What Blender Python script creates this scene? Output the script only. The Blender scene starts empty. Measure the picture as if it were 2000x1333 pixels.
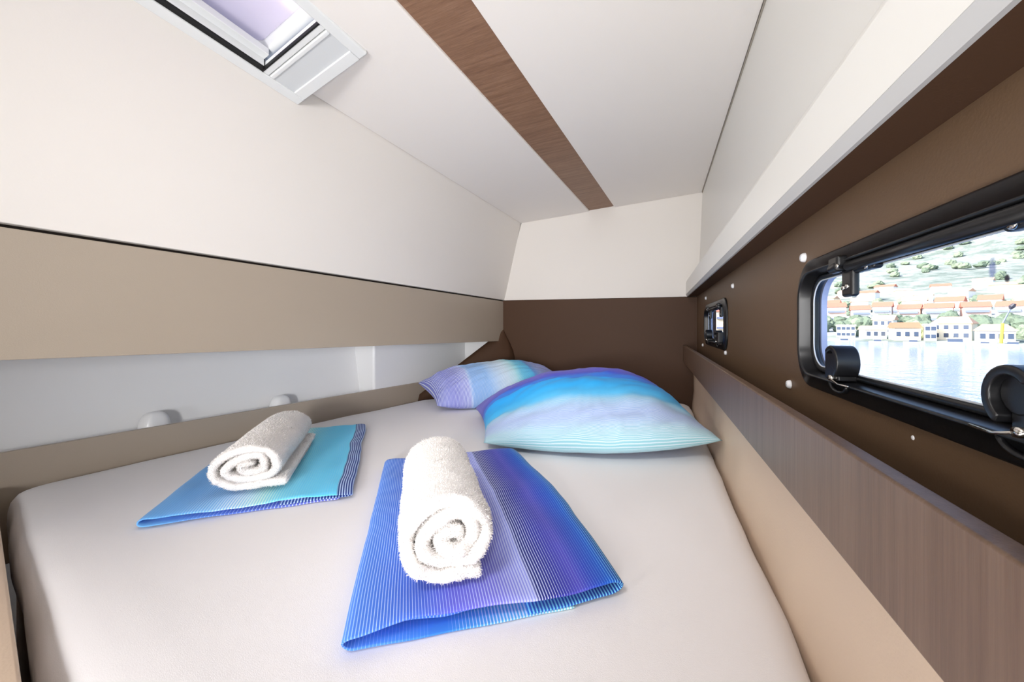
import bpy, bmesh, math, random
from mathutils import Vector, noise
random.seed(7)

# ------------------------------------------------------------------ camera, world, sun, fill lights, exposure
S = bpy.context.scene
C = S.collection
OZ = 1.2                       # camera height above the cabin sole; the drawing heights below are relative to it
F, CX, CY = 720.0, 1000.0, 638.0
YAW = math.atan(278.0 / F)
SI, CO = math.sin(YAW), math.cos(YAW)

cam_d = bpy.data.cameras.new('camera'); cam = bpy.data.objects.new('camera', cam_d); C.objects.link(cam)
cam.location = (0, 0, OZ); cam.rotation_euler = (math.radians(90), 0, YAW)
cam_d.sensor_width = 36.0; cam_d.lens = 36.0 * F / 2000.0
cam_d.shift_y = -(666.5 - CY) / 2000.0
cam_d.clip_start = 0.01; cam_d.clip_end = 5000
S.camera = cam

W = bpy.data.worlds.new('sky'); S.world = W; W.use_nodes = True
wn = W.node_tree.nodes; wl = W.node_tree.links; wn.clear()
wo = wn.new('ShaderNodeOutputWorld'); wb = wn.new('ShaderNodeBackground'); ws = wn.new('ShaderNodeTexSky')
ws.sky_type = 'NISHITA'; ws.sun_disc = False; ws.sun_elevation = math.radians(42); ws.sun_rotation = math.radians(250)
ws.dust_density = 2.5; ws.air_density = 1.0
wb.inputs['Strength'].default_value = 0.5
wl.new(ws.outputs[0], wb.inputs[0]); wl.new(wb.outputs[0], wo.inputs[0])

sun_d = bpy.data.lights.new('sun', 'SUN'); sun = bpy.data.objects.new('sun', sun_d); C.objects.link(sun)
sun_d.energy = 9.0; sun_d.angle = 0.01; sun_d.color = (1, .95, .87)
sun.rotation_euler = Vector((0.80, 0.42, -0.62)).to_track_quat('-Z', 'Y').to_euler()
sun.location = (-3, -3, 6)

def area(name, loc, target, sx, sy, power, color=(1, 1, 1)):
    d = bpy.data.lights.new(name, 'AREA'); o = bpy.data.objects.new(name, d); C.objects.link(o)
    d.shape = 'RECTANGLE'; d.size = sx; d.size_y = sy; d.energy = power; d.color = color
    o.location = (loc[0], loc[1], loc[2] + OZ)
    o.rotation_euler = (Vector(target) - Vector(loc)).to_track_quat('-Z', 'Y').to_euler()
    return o
# added fill lights, unseen, in the standing space behind the camera
def spread(o, deg): o.data.spread = math.radians(deg); return o
spread(area('ceiling_fill', (-0.45, -1.90, -0.15), (-0.25, 0.35, 0.75), 0.6, 0.4, 7.6, (1, .985, .97)), 80)
spread(area('bounce_fill', (-0.38, -0.32, -0.42), (-0.14, 0.72, 0.75), 0.4, 0.35, 3.8, (1, .985, .97)), 115)
spread(area('overhead_fill', (-0.32, -0.28, 0.66), (-0.20, 1.30, -0.40), 0.3, 0.2, 1.4, (1, .985, .98)), 65)
spread(area('side_fill', (0.09, -1.15, 0.00), (-1.20, 1.65, -0.18), 0.25, 0.30, 4.3, (1, .99, 1)), 65)
spread(area('side_fill', (-1.05, -1.20, 0.25), (0.19, 0.75, -0.20), 0.30, 0.25, 1.6, (1, .97, .94)), 80)

vs = S.view_settings
vs.view_transform = 'Standard'; vs.look = 'None'; vs.gamma = 1; vs.use_curve_mapping = False
vs.exposure = 0.08

# ------------------------------------------------------------------ materials
def srgb(h):
    if isinstance(h, str):
        h = h.lstrip('#'); c = [int(h[i:i + 2], 16) / 255 for i in (0, 2, 4)]
    else: c = [v / 255 for v in h]
    return tuple((v / 12.92 if v <= .04045 else ((v + .055) / 1.055) ** 2.4) for v in c) + (1,)

class NT:
    def __init__(s, name):
        s.m = bpy.data.materials.new(name); s.m.use_nodes = True
        s.t = s.m.node_tree; s.p = s.t.nodes['Principled BSDF']; s.o = s.t.nodes['Material Output']
    def n(s, typ, **kw):
        nd = s.t.nodes.new(typ)
        for k, v in kw.items(): setattr(nd, k, v)
        return nd
    def l(s, a, b): s.t.links.new(a, b)
    def setp(s, **kw):
        for k, v in kw.items(): s.p.inputs[k.replace('_', ' ')].default_value = v
        return s
    def math(s, op, a, b=None, c=None):
        nd = s.n('ShaderNodeMath', operation=op)
        for i, v in enumerate((a, b, c)):
            if v is None: continue
            if hasattr(v, 'links'): s.l(v, nd.inputs[i])
            else: nd.inputs[i].default_value = v
        return nd.outputs[0]
    def mixc(s, fac, a, b):
        nd = s.n('ShaderNodeMix', data_type='RGBA')
        for i, v in ((0, fac), (6, a), (7, b)):
            if hasattr(v, 'links'): s.l(v, nd.inputs[i])
            else: nd.inputs[i].default_value = v
        return nd.outputs[2]
    def ramp(s, fac, stops, interp='LINEAR'):
        nd = s.n('ShaderNodeValToRGB'); cr = nd.color_ramp; cr.interpolation = interp
        while len(cr.elements) < len(stops): cr.elements.new(0.5)
        for e, (p, c) in zip(cr.elements, stops):
            e.position = p
            e.color = srgb(c) if isinstance(c, (str, tuple)) and (isinstance(c, str) or max(c) > 1.01) else ((c, c, c, 1) if not isinstance(c, tuple) else c)
        s.l(fac, nd.inputs[0]); return nd.outputs[0]
    def coord(s, kind='Object', scale=(1, 1, 1), rot=(0, 0, 0)):
        tc = s.n('ShaderNodeTexCoord'); mp = s.n('ShaderNodeMapping')
        mp.inputs['Scale'].default_value = scale; mp.inputs['Rotation'].default_value = rot
        s.l(tc.outputs[kind], mp.inputs[0]); return mp.outputs[0]
    def noise(s, vec, scale, detail=3, rough=.5):
        nd = s.n('ShaderNodeTexNoise'); nd.inputs['Scale'].default_value = scale
        nd.inputs['Detail'].default_value = detail; nd.inputs['Roughness'].default_value = rough
        if vec is not None: s.l(vec, nd.inputs['Vector'])
        return nd.outputs['Fac']
    def bump(s, h, strength=.3, dist=.001):
        nd = s.n('ShaderNodeBump'); nd.inputs['Strength'].default_value = strength; nd.inputs['Distance'].default_value = dist
        s.l(h, nd.inputs['Height']); s.l(nd.outputs[0], s.p.inputs['Normal'])

def plain(name, col, rough=.5, spec=.5, metal=0., bump=None, var=None):
    k = NT(name); c = srgb(col)
    k.setp(Base_Color=c, Roughness=rough, Metallic=metal); k.p.inputs['Specular IOR Level'].default_value = spec
    v = k.coord()
    if var:
        n = k.noise(v, var[0], 4); c2 = tuple(x * var[1] for x in c[:3]) + (1,)
        k.l(k.mixc(n, c, c2), k.p.inputs['Base Color'])
    if bump: k.bump(k.noise(v, bump[0], bump[3] if len(bump) > 3 else 2), bump[1], bump[2])
    return k.m

M = {}
M['vinyl'] = plain('white_vinyl', (237, 232, 226), .55, .35, bump=(260, .12, .001), var=(3, .97))
M['ceiling_vinyl'] = plain('white_ceiling_vinyl', (246, 241, 236), .55, .35, bump=(260, .12, .001), var=(3, .98))
M['lacquer'] = plain('white_lacquer', (236, 235, 230), .32, .4, var=(2, .98))
M['gel'] = plain('white_gelcoat', (246, 246, 246), .3, .5, bump=(9, .15, .004), var=(4, .97))
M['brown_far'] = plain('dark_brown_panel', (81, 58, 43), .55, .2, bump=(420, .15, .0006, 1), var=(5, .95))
M['brown'] = plain('brown_leatherette', (106, 83, 62), .50, .35, bump=(420, .2, .0006, 1), var=(5, .93))
M['brown_panel'] = plain('taupe_panel', (176, 163, 147), .36, .5, bump=(500, .15, .0008, 1), var=(4, .94))
M['tan'] = plain('tan_vinyl', (226, 202, 178), .5, .4, bump=(300, .2, .001, 1), var=(7, .94))
M['dark'] = plain('dark_gap', (34, 28, 24), .8, .2)
M['frame'] = plain('hatch_frame_white', (232, 234, 234), .35, .5)
M['frame_grey'] = plain('hatch_blind_grey', (214, 217, 219), .5, .4)
M['black'] = plain('black_plastic', (20, 20, 22), .34, .5, bump=(300, .1, .0005))
M['rubber'] = plain('black_rubber', (12, 12, 13), .55, .4)
M['chrome'] = plain('polished_steel', (215, 212, 205), .18, .5, 1.0)
M['cap'] = plain('white_plastic_cap', (236, 236, 238), .35, .5)
M['hull'] = plain('hull_side_skylit', (176, 184, 214), .35, .5)  # grey-white hull with the lavender of the sky light put into its colour
M['gasket'] = plain('pale_gasket', (205, 210, 216), .3, .5)

def wood(name, c1, c2, c3, axes, grain=1.0, rough=.42):
    k = NT(name); k.setp(Roughness=rough)
    v = k.coord('Object', axes)
    a = k.noise(v, 9 * grain, 6, .6); b = k.noise(v, 46 * grain, 5, .65)
    f = k.math('ADD', k.math('MULTIPLY', a, .55), k.math('MULTIPLY', b, .45))
    k.l(k.ramp(f, [(.33, c1), (.5, c2), (.68, c3)]), k.p.inputs['Base Color'])
    k.bump(b, .25, .0008); return k.m
M['oak_board'] = wood('walnut_board', (94, 72, 56), (108, 85, 68), (121, 98, 81), (4, 4, .10), 2.6)
M['oak_strip'] = wood('walnut_ceiling_strip', (118, 86, 65), (141, 106, 82), (160, 125, 100), (.12, 4, 4), 2.6)

M['sheet'] = None
k = NT('cotton_sheet'); k.setp(Base_Color=srgb((239, 236, 237)), Roughness=.85); k.p.inputs['Specular IOR Level'].default_value = .15
k.p.inputs['Sheen Weight'].default_value = .2
v = k.coord(); k.bump(k.math('ADD', k.math('MULTIPLY', k.noise(v, 900, 2), .25), k.noise(v, 14, 3)), .22, .004); M['sheet'] = k.m

k = NT('white_terry'); k.setp(Base_Color=srgb((238, 234, 231)), Roughness=.95); k.p.inputs['Specular IOR Level'].default_value = .05
k.p.inputs['Sheen Weight'].default_value = .3
k.p.inputs['Subsurface Weight'].default_value = .15; k.p.inputs['Subsurface Radius'].default_value = (.004, .004, .004)
v = k.coord(); vo = k.n('ShaderNodeTexVoronoi'); vo.inputs['Scale'].default_value = 520; k.l(v, vo.inputs['Vector'])
k.bump(k.math('ADD', vo.outputs['Distance'], k.noise(v, 160, 3)), .4, .002); M['terry'] = k.m

def stripes(name, base, line, dens, count, axis=0, rough=.8, wob=.0):
    """woven cotton: base colour bands, thin lines of a second colour whose width follows the band"""
    k = NT(name); k.setp(Roughness=rough); k.p.inputs['Specular IOR Level'].default_value = .15
    k.p.inputs['Sheen Weight'].default_value = .1
    uv = k.n('ShaderNodeUVMap'); sp = k.n('ShaderNodeSeparateXYZ'); k.l(uv.outputs[0], sp.inputs[0])
    u = sp.outputs[axis]; w = sp.outputs[1 - axis]
    B = k.ramp(u, base); L = k.ramp(u, line); D = k.ramp(u, dens)
    fr = k.math('FRACT', k.math('MULTIPLY', u, count))
    tri = k.math('ABSOLUTE', k.math('SUBTRACT', k.math('MULTIPLY', fr, 2.), 1.))      # 0 in the middle of a line
    m = k.math('MULTIPLY', k.math('SUBTRACT', D, tri), 6.)
    m = k.math('MINIMUM', k.math('MAXIMUM', k.math('ADD', m, .5), 0.), 1.)
    m = k.math('MULTIPLY', m, k.math('GREATER_THAN', D, .02))
    vec = k.n('ShaderNodeCombineXYZ'); k.l(k.math('MULTIPLY', u, count * 1.0), vec.inputs[0]); k.l(k.math('MULTIPLY', w, 900.), vec.inputs[1])
    tex = k.noise(vec.outputs[0], 1.0, 2)
    m2 = k.math('MULTIPLY', m, k.math('ADD', k.math('MULTIPLY', tex, .6), .55))
    m2 = k.math('MINIMUM', m2, 1.)
    col = k.mixc(m2, B, L)
    k.l(col, k.p.inputs['Base Color'])
    ob = k.coord(); k.bump(k.math('ADD', k.math('MULTIPLY', tex, .1), k.noise(ob, 28, 4)), .35, .003)
    return k.m

# ------------------------------------------------------------------ mesh helpers
def V(*a): return Vector(a)
def tag(o, label=None, cat=None, group=None, kind=None):
    if label: o['label'] = label
    if cat: o['category'] = cat
    if group: o['group'] = group
    if kind: o['kind'] = kind
    return o
def wloc(o):
    p = Vector(o.location)
    while o.parent: o = o.parent; p += Vector(o.location)
    return p
def mk(name, verts, faces, mat, parent=None, smooth=False, uvs=None, recalc=True):
    vs_ = [Vector((v[0], v[1], v[2] + OZ)) for v in verts]
    xs = [v.x for v in vs_]; ys = [v.y for v in vs_]; zs = [v.z for v in vs_]
    base = Vector(((min(xs) + max(xs)) / 2, (min(ys) + max(ys)) / 2, min(zs)))
    me = bpy.data.meshes.new(name)
    me.from_pydata([v - base for v in vs_], [], faces)
    if uvs is not None:
        ul = me.uv_layers.new(name='UVMap')
        for lp in me.loops: ul.data[lp.index].uv = uvs[lp.vertex_index]
    if recalc:
        bm = bmesh.new(); bm.from_mesh(me); bmesh.ops.recalc_face_normals(bm, faces=bm.faces); bm.to_mesh(me); bm.free()
    for p in me.polygons: p.use_smooth = smooth
    if mat: me.materials.append(M[mat] if isinstance(mat, str) else mat)
    o = bpy.data.objects.new(name, me); C.objects.link(o)
    if parent: o.parent = parent; o.location = base - wloc(parent)
    else: o.location = base
    return o
def empty(name, loc):
    o = bpy.data.objects.new(name, None); C.objects.link(o); o.location = (loc[0], loc[1], loc[2] + OZ); o.empty_display_size = .05
    return o
def bevel(o, w, seg=3, angle=40):
    m = o.modifiers.new('bevel', 'BEVEL'); m.width = w; m.segments = seg; m.limit_method = 'ANGLE'; m.angle_limit = math.radians(angle)
    for p in o.data.polygons: p.use_smooth = True
    m.harden_normals = False
    n = o.modifiers.new('wn', 'WEIGHTED_NORMAL'); n.keep_sharp = False
    return o
def box8(p):                       # 8 corners: bottom ring 0-3, top ring 4-7
    return p, [(0, 3, 2, 1), (4, 5, 6, 7), (0, 1, 5, 4), (1, 2, 6, 5), (2, 3, 7, 6), (3, 0, 4, 7)]
def box(x0, x1, y0, y1, z0, z1):
    return box8([(x0, y0, z0), (x1, y0, z0), (x1, y1, z0), (x0, y1, z0), (x0, y0, z1), (x1, y0, z1), (x1, y1, z1), (x0, y1, z1)])
def obox(o, a, b, c, A, B, Cc):    # oriented box: origin o, axes a,b,c with ranges
    P = []
    for cc in Cc:
        for (aa, bb) in ((A[0], B[0]), (A[1], B[0]), (A[1], B[1]), (A[0], B[1])):
            P.append(o + a * aa + b * bb + c * cc)
    return box8(P)
def prism(poly, vec):              # polygon of 3-D points extruded by vec
    n = len(poly); P = [Vector(p) for p in poly] + [Vector(p) + Vector(vec) for p in poly]
    Fc = [tuple(range(n))[::-1], tuple(range(n, 2 * n))] + [(i, (i + 1) % n, n + (i + 1) % n, n + i) for i in range(n)]
    return P, Fc
def loft(loops, closed=True, cap0=False, cap1=False, ring=False):
    n = len(loops[0]); Vv = [p for L in loops for p in L]; Fc = []
    m = len(loops); last = m if ring else m - 1
    for j in range(last):
        j2 = (j + 1) % m
        for i in range(n if closed else n - 1):
            i2 = (i + 1) % n
            Fc.append((j * n + i, j * n + i2, j2 * n + i2, j2 * n + i))
    if cap0: Fc.append(tuple(range(n))[::-1])
    if cap1: Fc.append(tuple((m - 1) * n + i for i in range(n)))
    return Vv, Fc
def rr(cy, cz, hy, hz, r, seg=8):
    r = max(min(r, hy - 1e-5, hz - 1e-5), 1e-5); out = []
    for (sy, sz, a0) in ((1, 1, 0), (-1, 1, 90), (-1, -1, 180), (1, -1, 270)):
        for i in range(seg + 1):
            a = math.radians(a0 + 90 * i / seg)
            out.append((cy + sy * (hy - r) + r * math.cos(a), cz + sz * (hz - r) + r * math.sin(a)))
    return out
def xr(loop, x): return [(x, p[0], p[1]) for p in loop]
def tube(pts, r, n=10, cap=True):
    loops = []
    for i, p in enumerate(pts):
        p = Vector(p); d = (Vector(pts[min(i + 1, len(pts) - 1)]) - Vector(pts[max(i - 1, 0)])).normalized()
        a = d.cross(V(0, 0, 1)); a = a if a.length > .05 else d.cross(V(1, 0, 0)); a.normalize(); b = d.cross(a)
        rad = r[i] if isinstance(r, (list, tuple)) else r
        loops.append([p + a * rad * math.cos(2 * math.pi * q / n) + b * rad * math.sin(2 * math.pi * q / n) for q in range(n)])
    return loft(loops, True, cap, cap)
def merge(*vf):
    Vv, Fc = [], []
    for v, f in vf:
        o = len(Vv); Vv += list(v); Fc += [tuple(i + o for i in q) for q in f]
    return Vv, Fc
def lerp(a, b, t): return a + (b - a) * t
def nz(x, y, z=0., s=1.): return noise.noise(Vector((x * s, y * s, z * s)))

# ------------------------------------------------------------------ the cabin shell
YE = 2.171                      # far wall
YB = -2.60                      # behind the camera
D2 = V(.122, .992, -.0125)      # run of the left-hand panels (they close in towards the far wall)
def left_x(y): return -.891 + (y - 2.171) * .123          # face of the taupe panel
def ltop(y): return .163 - (y - 2.171) * .0133            # its upper edge
def lbot(y): return -.0925 - (y - 2.171) * .0158
def ceil_z(x, y): return .644 + (.061 * (x + .78) - .036 * (y - 2.171)) / .997
def seam_x(y): return -.78 + (y - 2.171) * .119           # left panel meets the ceiling
BD = V(.204, .979, 0)
def board_x(y): return -1.525 + (y - .398) * .2088        # low board left of the mattress
def strip_l(y): return -.3575 + (y - 2.142) * .1173
def strip_r(y): return -.216 + (y - 2.147) * .1146

flo = mk('floor', *box(-1.9, .6, YB - .05, YE + .05, -1.25, -1.2), plain('sole_wood', (120, 92, 70), .4, bump=(60, .2, .001)))
tag(flo, 'dark wooden cabin sole under the berth', None, None, 'structure')
wb_ = mk('wall_near', *box(-1.9, .6, YB - .05, YB, -1.2, .95), 'vinyl')
tag(wb_, 'white cabin wall behind the camera', None, None, 'structure')

# far wall: backing with a pale upper panel and a brown padded lower panel
fw = mk('wall_far', *box(-1.9, .232, YE + .012, YE + .05, -1.2, .95), 'dark')
tag(fw, 'white and brown panelled wall at the head of the berth', None, None, 'structure')
o = mk('upper_panel', *prism([(-.905, YE, .166), (.30, YE, .158), (.30, YE, .80), (-.76, YE, .70)], (0, .012, 0)), 'vinyl', fw)
o = mk('lower_panel', *prism([(-.90, YE - .004, -.62), (.30, YE - .004, -.62), (.30, YE - .004, .1555), (-.90, YE - .004, .1655)], (0, .014, 0)), 'brown_far', fw)
bevel(o, .003)
mk('corner_panel', *box(-1.35, -.9005, YE - .004, YE + .010, -.62, .10), 'gel', fw)
tag(fw.children[0], 'white vinyl upper panel'); tag(fw.children[1], 'brown leatherette lower panel')

# left wall
def along(fx, fz, y0=YB, y1=YE + .01): return [(fx(y0), y0, fz(y0)), (fx(y1), y1, fz(y1))]
lw = mk('wall_left', *box(-1.95, -1.9, YB - .05, YE + .05, -1.2, .95), 'gel')
tag(lw, 'white and taupe panelled inboard wall left of the berth', None, None, 'structure')
def upper_x(y, z):            # sloping face of the white panel
    zb = ltop(y); zt = ceil_z(seam_x(y), y); return lerp(left_x(y), seam_x(y), (z - zb) / (zt - zb))
def up_poly(y):
    zb = ltop(y) + .004; zt = ceil_z(seam_x(y), y) + .03
    return [(upper_x(y, zb), y, zb), (upper_x(y, zt), y, zt), (upper_x(y, zt) - .03, y, zt), (upper_x(y, zb) - .03, y, zb)]
o = mk('upper_panel', *loft([up_poly(YB), up_poly(YE + .008)], True, True, True), 'vinyl', lw); bevel(o, .002)
tag(o, 'white sloping upper panel')
def bp_poly(y):
    x = left_x(y) - .004; return [(x, y, lbot(y)), (x, y, ltop(y) - .0035), (x - .018, y, ltop(y) - .0035), (x - .018, y, lbot(y))]
o = mk('taupe_panel', *loft([bp_poly(YB), bp_poly(YE - .005)], True, True, True), 'brown_panel', lw); bevel(o, .0015)
tag(o, 'glossy taupe band')
def bk(y): return [(left_x(y) - .02, y, lbot(y) + .02), (left_x(y) - .02, y, ltop(y) + .03), (left_x(y) - .05, y, ltop(y) + .03), (left_x(y) - .05, y, lbot(y) + .02)]
o = mk('backing', *loft([bk(YB), bk(YE)], True, True, True), 'dark', lw)
# recessed shelf under the taupe band: back, ledge top, step at its far end
def off(y, d): return board_x(y) - d
def rec(y): return [(off(y, .09), y, -.40), (off(y, .15), y, -.02), (off(y, .16), y, .12), (off(y, .22), y, .12), (off(y, .22), y, -.40)]
o = mk('recess_back', *loft([rec(YB), rec(1.50)], True, True, True), 'gel', lw, smooth=False); bevel(o, .02, 4)
tag(o, 'white moulded back of the long recess')
def rect(y): return [(off(y, .0), y, lbot(y) + .03), (off(y, .16), y, lbot(y) + .03), (off(y, .16), y, lbot(y) + .06), (off(y, -.10), y, lbot(y) + .06), (left_x(y) - .03, y, lbot(y) + .03)]
o = mk('recess_top', *loft([[(left_x(y) - .02, y, lbot(y) + .012), (off(y, .2), y, lbot(y) + .012), (off(y, .2), y, lbot(y) + .03), (left_x(y) - .02, y, lbot(y) + .03)] for y in (YB, YE)], True, True, True), 'gel', lw)
def step(y): return [(off(y, .012), y, -.42), (off(y, .012), y, .02), (off(y, .2), y, .02), (off(y, .2), y, -.42)]
o = mk('end_panel', *loft([step(1.475), step(2.17)], True, True, True), 'gel', lw); bevel(o, .012, 4)
tag(o, 'white flush panel at the far end of the recess')
def shelf(y): return [(off(y, .012), y, -.345), (off(y, .2), y, -.345), (off(y, .2), y, -.40), (off(y, .012), y, -.40)]
o = mk('recess_floor', *loft([shelf(YB), shelf(1.5)], True, True, True), 'gel', lw)
for (yy, zz) in ((.70, -.285), (1.075, -.292)):          # moulded pads standing in the recess
    L = []
    for j in range(9):
        a = j / 8 * math.pi / 2; s_ = max(.02, math.cos(a) ** .7)
        L.append([(off(yy, .055) + px * s_, yy + py * s_, -.345 + (zz + .345 + .008) * math.sin(a) ** .8) for (px, py) in rr(0, 0, .03, .040, .026, 5)])
    o = mk('moulded_pad', *loft(L, True, True, True), 'gel', lw, smooth=True); tag(o, 'small white moulded pad')

# low taupe board along the mattress
def lb(y): return [(board_x(y), y, -.60), (board_x(y), y, -.317), (board_x(y) - .014, y, -.317), (board_x(y) - .014, y, -.60)]
o = mk('trim_1', *loft([lb(-.45), lb(1.80)], True, True, True), 'brown_panel'); bevel(o, .002)
tag(o, 'low taupe board along the left side of the mattress', None, None, 'structure')

# brown corner gusset
def gus():
    T = V(-.891, 2.158, -.021); Lb = V(-1.275, 1.72, -.42)
    right = [V(-.878, 2.160, -.05), V(-.850, 2.162, -.10), V(-.828, 2.163, -.15), V(-.818, 2.163, -.19), V(-.815, 2.163, -.30), V(-.815, 2.163, -.45)]
    left = [lerp(T, Lb, t) for t in (.045, .2, .4, .6, .8, 1.0)]
    left[0] += V(-.004, 0, .004)
    vs_, fs = [T], []
    nseg = 8
    rows = [[T] * (nseg + 1)]
    for a, b in zip(left, right): rows.append([lerp(a, b, i / nseg) + V(.35, -.6, .0).normalized() * (.016 * math.sin(math.pi * i / nseg)) for i in range(nseg + 1)])
    P = [p for r in rows for p in r]; n = nseg + 1
    fs = [(j * n + i, j * n + i + 1, (j + 1) * n + i + 1, (j + 1) * n + i) for j in range(len(rows) - 1) for i in range(nseg)]
    return P, fs
o = mk('trim_2', *gus(), 'brown_far', smooth=True)
m_ = o.modifiers.new('sol', 'SOLIDIFY'); m_.thickness = .014; m_.offset = -1
tag(o, 'brown padded triangular gusset in the far left corner', None, None, 'structure')

# ceiling: backing slab with an opening over the hatch, two padded panels and the wooden strip between them
cb = merge(box(-1.9, .6, .95, YE + .05, .90, .95), box(-1.9, .6, YB, .02, .90, .95), box(-1.9, -1.05, .02, .95, .90, .95), box(-.60, .6, .02, .95, .90, .95))
ce = mk('ceiling', *cb, 'dark'); tag(ce, 'white padded cabin ceiling with a wooden strip', None, None, 'structure')
def plan(poly, lift, th):
    a = [(x, y, ceil_z(x, y) + lift) for x, y in poly]; b = [(x, y, z + th) for x, y, z in a]
    n = len(a)
    return a + b, [tuple(range(n)), tuple(range(n, 2 * n))[::-1]] + [(i, (i + 1) % n, n + (i + 1) % n, n + i) for i in range(n)]
def strip_pts(fn, y0, y1, n, bow=0.): return [(fn(y) + bow * math.sin(math.pi * (y - y0) / (y1 - y0)), y) for y in [lerp(y0, y1, i / n) for i in range(n + 1)]]
HX, HY = -.70, .745
poly = [(seam_x(YE) + .002, YE - .002)] + [(seam_x(HY) + .002, HY), (HX - .0, HY), (HX - .10, YB)] + [(strip_l(YB), YB), (strip_l(YE) - .0, YE - .002)]
o = mk('ceiling_panel', *plan(poly, 0, .022), 'ceiling_vinyl', ce); bevel(o, .005, 4)
tag(o, 'white padded panel left of the wooden strip')
poly = [(strip_r(YE) + .001, YE - .002), (strip_r(YB) + .001, YB), (.2375, YB), (.2335, YE - .002)]
o = mk('ceiling_panel', *plan(poly, 0, .022), 'ceiling_vinyl', ce); bevel(o, .0025, 3)
tag(o, 'white padded panel right of the wooden strip')
poly = [(strip_l(YE) - .02, YE - .001), (strip_l(YB) - .02, YB), (strip_r(YB) + .02, YB), (strip_r(YE) + .02, YE - .001)]
o = mk('trim_3', *plan(poly, .0075, .012), 'oak_strip'); tag(o, 'brown wood grain strip running along the ceiling', None, None, 'structure')

# right wall: leatherette panel pierced by two portlights
XW = .21
W1 = dict(cy=.4285, cz=.0043, hy=.2585, hz=.090)
W2 = dict(cy=1.545, cz=.0075, hy=.2585, hz=.084)
def pierced(x0, x1, ys, zs, wins, inset):
    Vv, Fc = [], []
    def quad(x, a, b):
        o_ = len(Vv); Vv.extend([(x, a, zs[0]), (x, b, zs[0]), (x, b, zs[1]), (x, a, zs[1])]); Fc.append((o_, o_ + 1, o_ + 2, o_ + 3))
    for x in (x0, x1):
        cur = ys[0]
        for w in wins:
            a, b = w['cy'] - w['hy'] - .04, w['cy'] + w['hy'] + .04
            quad(x, cur, a); cur = b
            zc, zh = (zs[0] + zs[1]) / 2, (zs[1] - zs[0]) / 2
            L0 = rr((a + b) / 2, zc, (b - a) / 2, zh, 1e-5); L1 = rr(w['cy'], w['cz'], w['hy'] - inset, w['hz'] - inset, .05 - inset * .5)
            v_, f_ = loft([xr(L0, x), xr(L1, x)]); o_ = len(Vv); Vv.extend(v_); Fc.extend([tuple(i + o_ for i in q) for q in f_])
        quad(x, cur, ys[1])
    for w in wins:
        L1 = rr(w['cy'], w['cz'], w['hy'] - inset, w['hz'] - inset, .05 - inset * .5)
        v_, f_ = loft([xr(L1, x0), xr(L1, x1)]); o_ = len(Vv); Vv.extend(v_); Fc.extend([tuple(i + o_ for i in q) for q in f_])
    return Vv, Fc
rw = mk('wall_right', *pierced(XW, XW + .012, (YB, YE + .01), (-.24, .1585), (W1, W2), .012), 'brown')
tag(rw, 'brown leatherette hull side pierced by two black portlights', None, None, 'structure')
o = mk('hull_skin', *pierced(.2262, .2330, (YB, YE + .05), (-1.2, .1585), (W1, W2), .0262), 'hull', rw)
o = mk('hull_topside', *box(.27, .30, YB, YE + .05, .1585, .95), 'hull', rw)
o = mk('hull_join', *box(.20, .30, YB, YE + .05, .1588, .170), 'brown', rw)
# white screw caps
def disc(x, y, z, r, th, n=16, dome=.35):
    L = [[(x, y + r * math.cos(2 * math.pi * i / n), z + r * math.sin(2 * math.pi * i / n)) for i in range(n)]]
    for t in (.3, .65, .9, 1.0):
        q = 1 - dome * (t ** 3); L.append([(x - th * t, y + r * q * math.cos(2 * math.pi * i / n), z + r * q * math.sin(2 * math.pi * i / n)) for i in range(n)])
    return loft(L, True, True, True)
for (y, z) in ((.672, .103), (.735, -.096), (1.205, .1155), (1.318, -.083), (1.79, .122), (1.90, -.086)):
    o = mk('screw_cap', *disc(XW + .0005, y, z, .0072, .006), 'cap', rw, smooth=True)
    mk('slot', *disc(XW - .0052, y, z, .0026, .0010), 'gasket', o)
    tag(o, 'white plastic screw cap')
mk('screw_hole', *disc(XW + .0005, .425, -.097, .0022, .0012, 10), 'cap', rw, smooth=True)

# overhead ledge: white side panel above the portlights, fascia turned in at its foot
prof = [(.2405, .80), (.222, .338), (.163, .247), (.1575, .236), (.1565, .171), (.164, .171), (.164, .175), (.20, .25), (.24, .345), (.26, .80)]
o = mk('trim_4', *loft([[(x, y, z) for x, z in prof] for y in (YB, YE - .0005)], True, True, True), 'lacquer')
tag(o, 'white moulded side panel above the portlights', None, None, 'structure')
o = mk('bevel_strip', *loft([[(x, y, z) for x, z in ((.1565, .1705), (.1625, .1585), (.1665, .1585), (.1665, .1705))] for y in (YB, YE - .0005)], True, True, True), plain('ledge_edge_grey', (196, 196, 196), .4), o)
tag(o, 'grey bevelled lower edge')
ul = mk('trim_5', *box(.1655, .2105, YB, YE - .0005, .1587, .1615), 'brown_far')  # darker brown carries the shade under the ledge
tag(ul, 'brown underside of the ledge above the portlights', None, None, 'structure')
o = mk('seam_bead', *tube([(.2395, YB, ceil_z(.2395, YB) - .003), (.2365, YE - .002, ceil_z(.2365, YE) - .0015)], .0030, 8), plain('seam_bead_grey', (158, 150, 138), .6), ce)
tag(o, 'thin bead along the ceiling edge')

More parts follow.
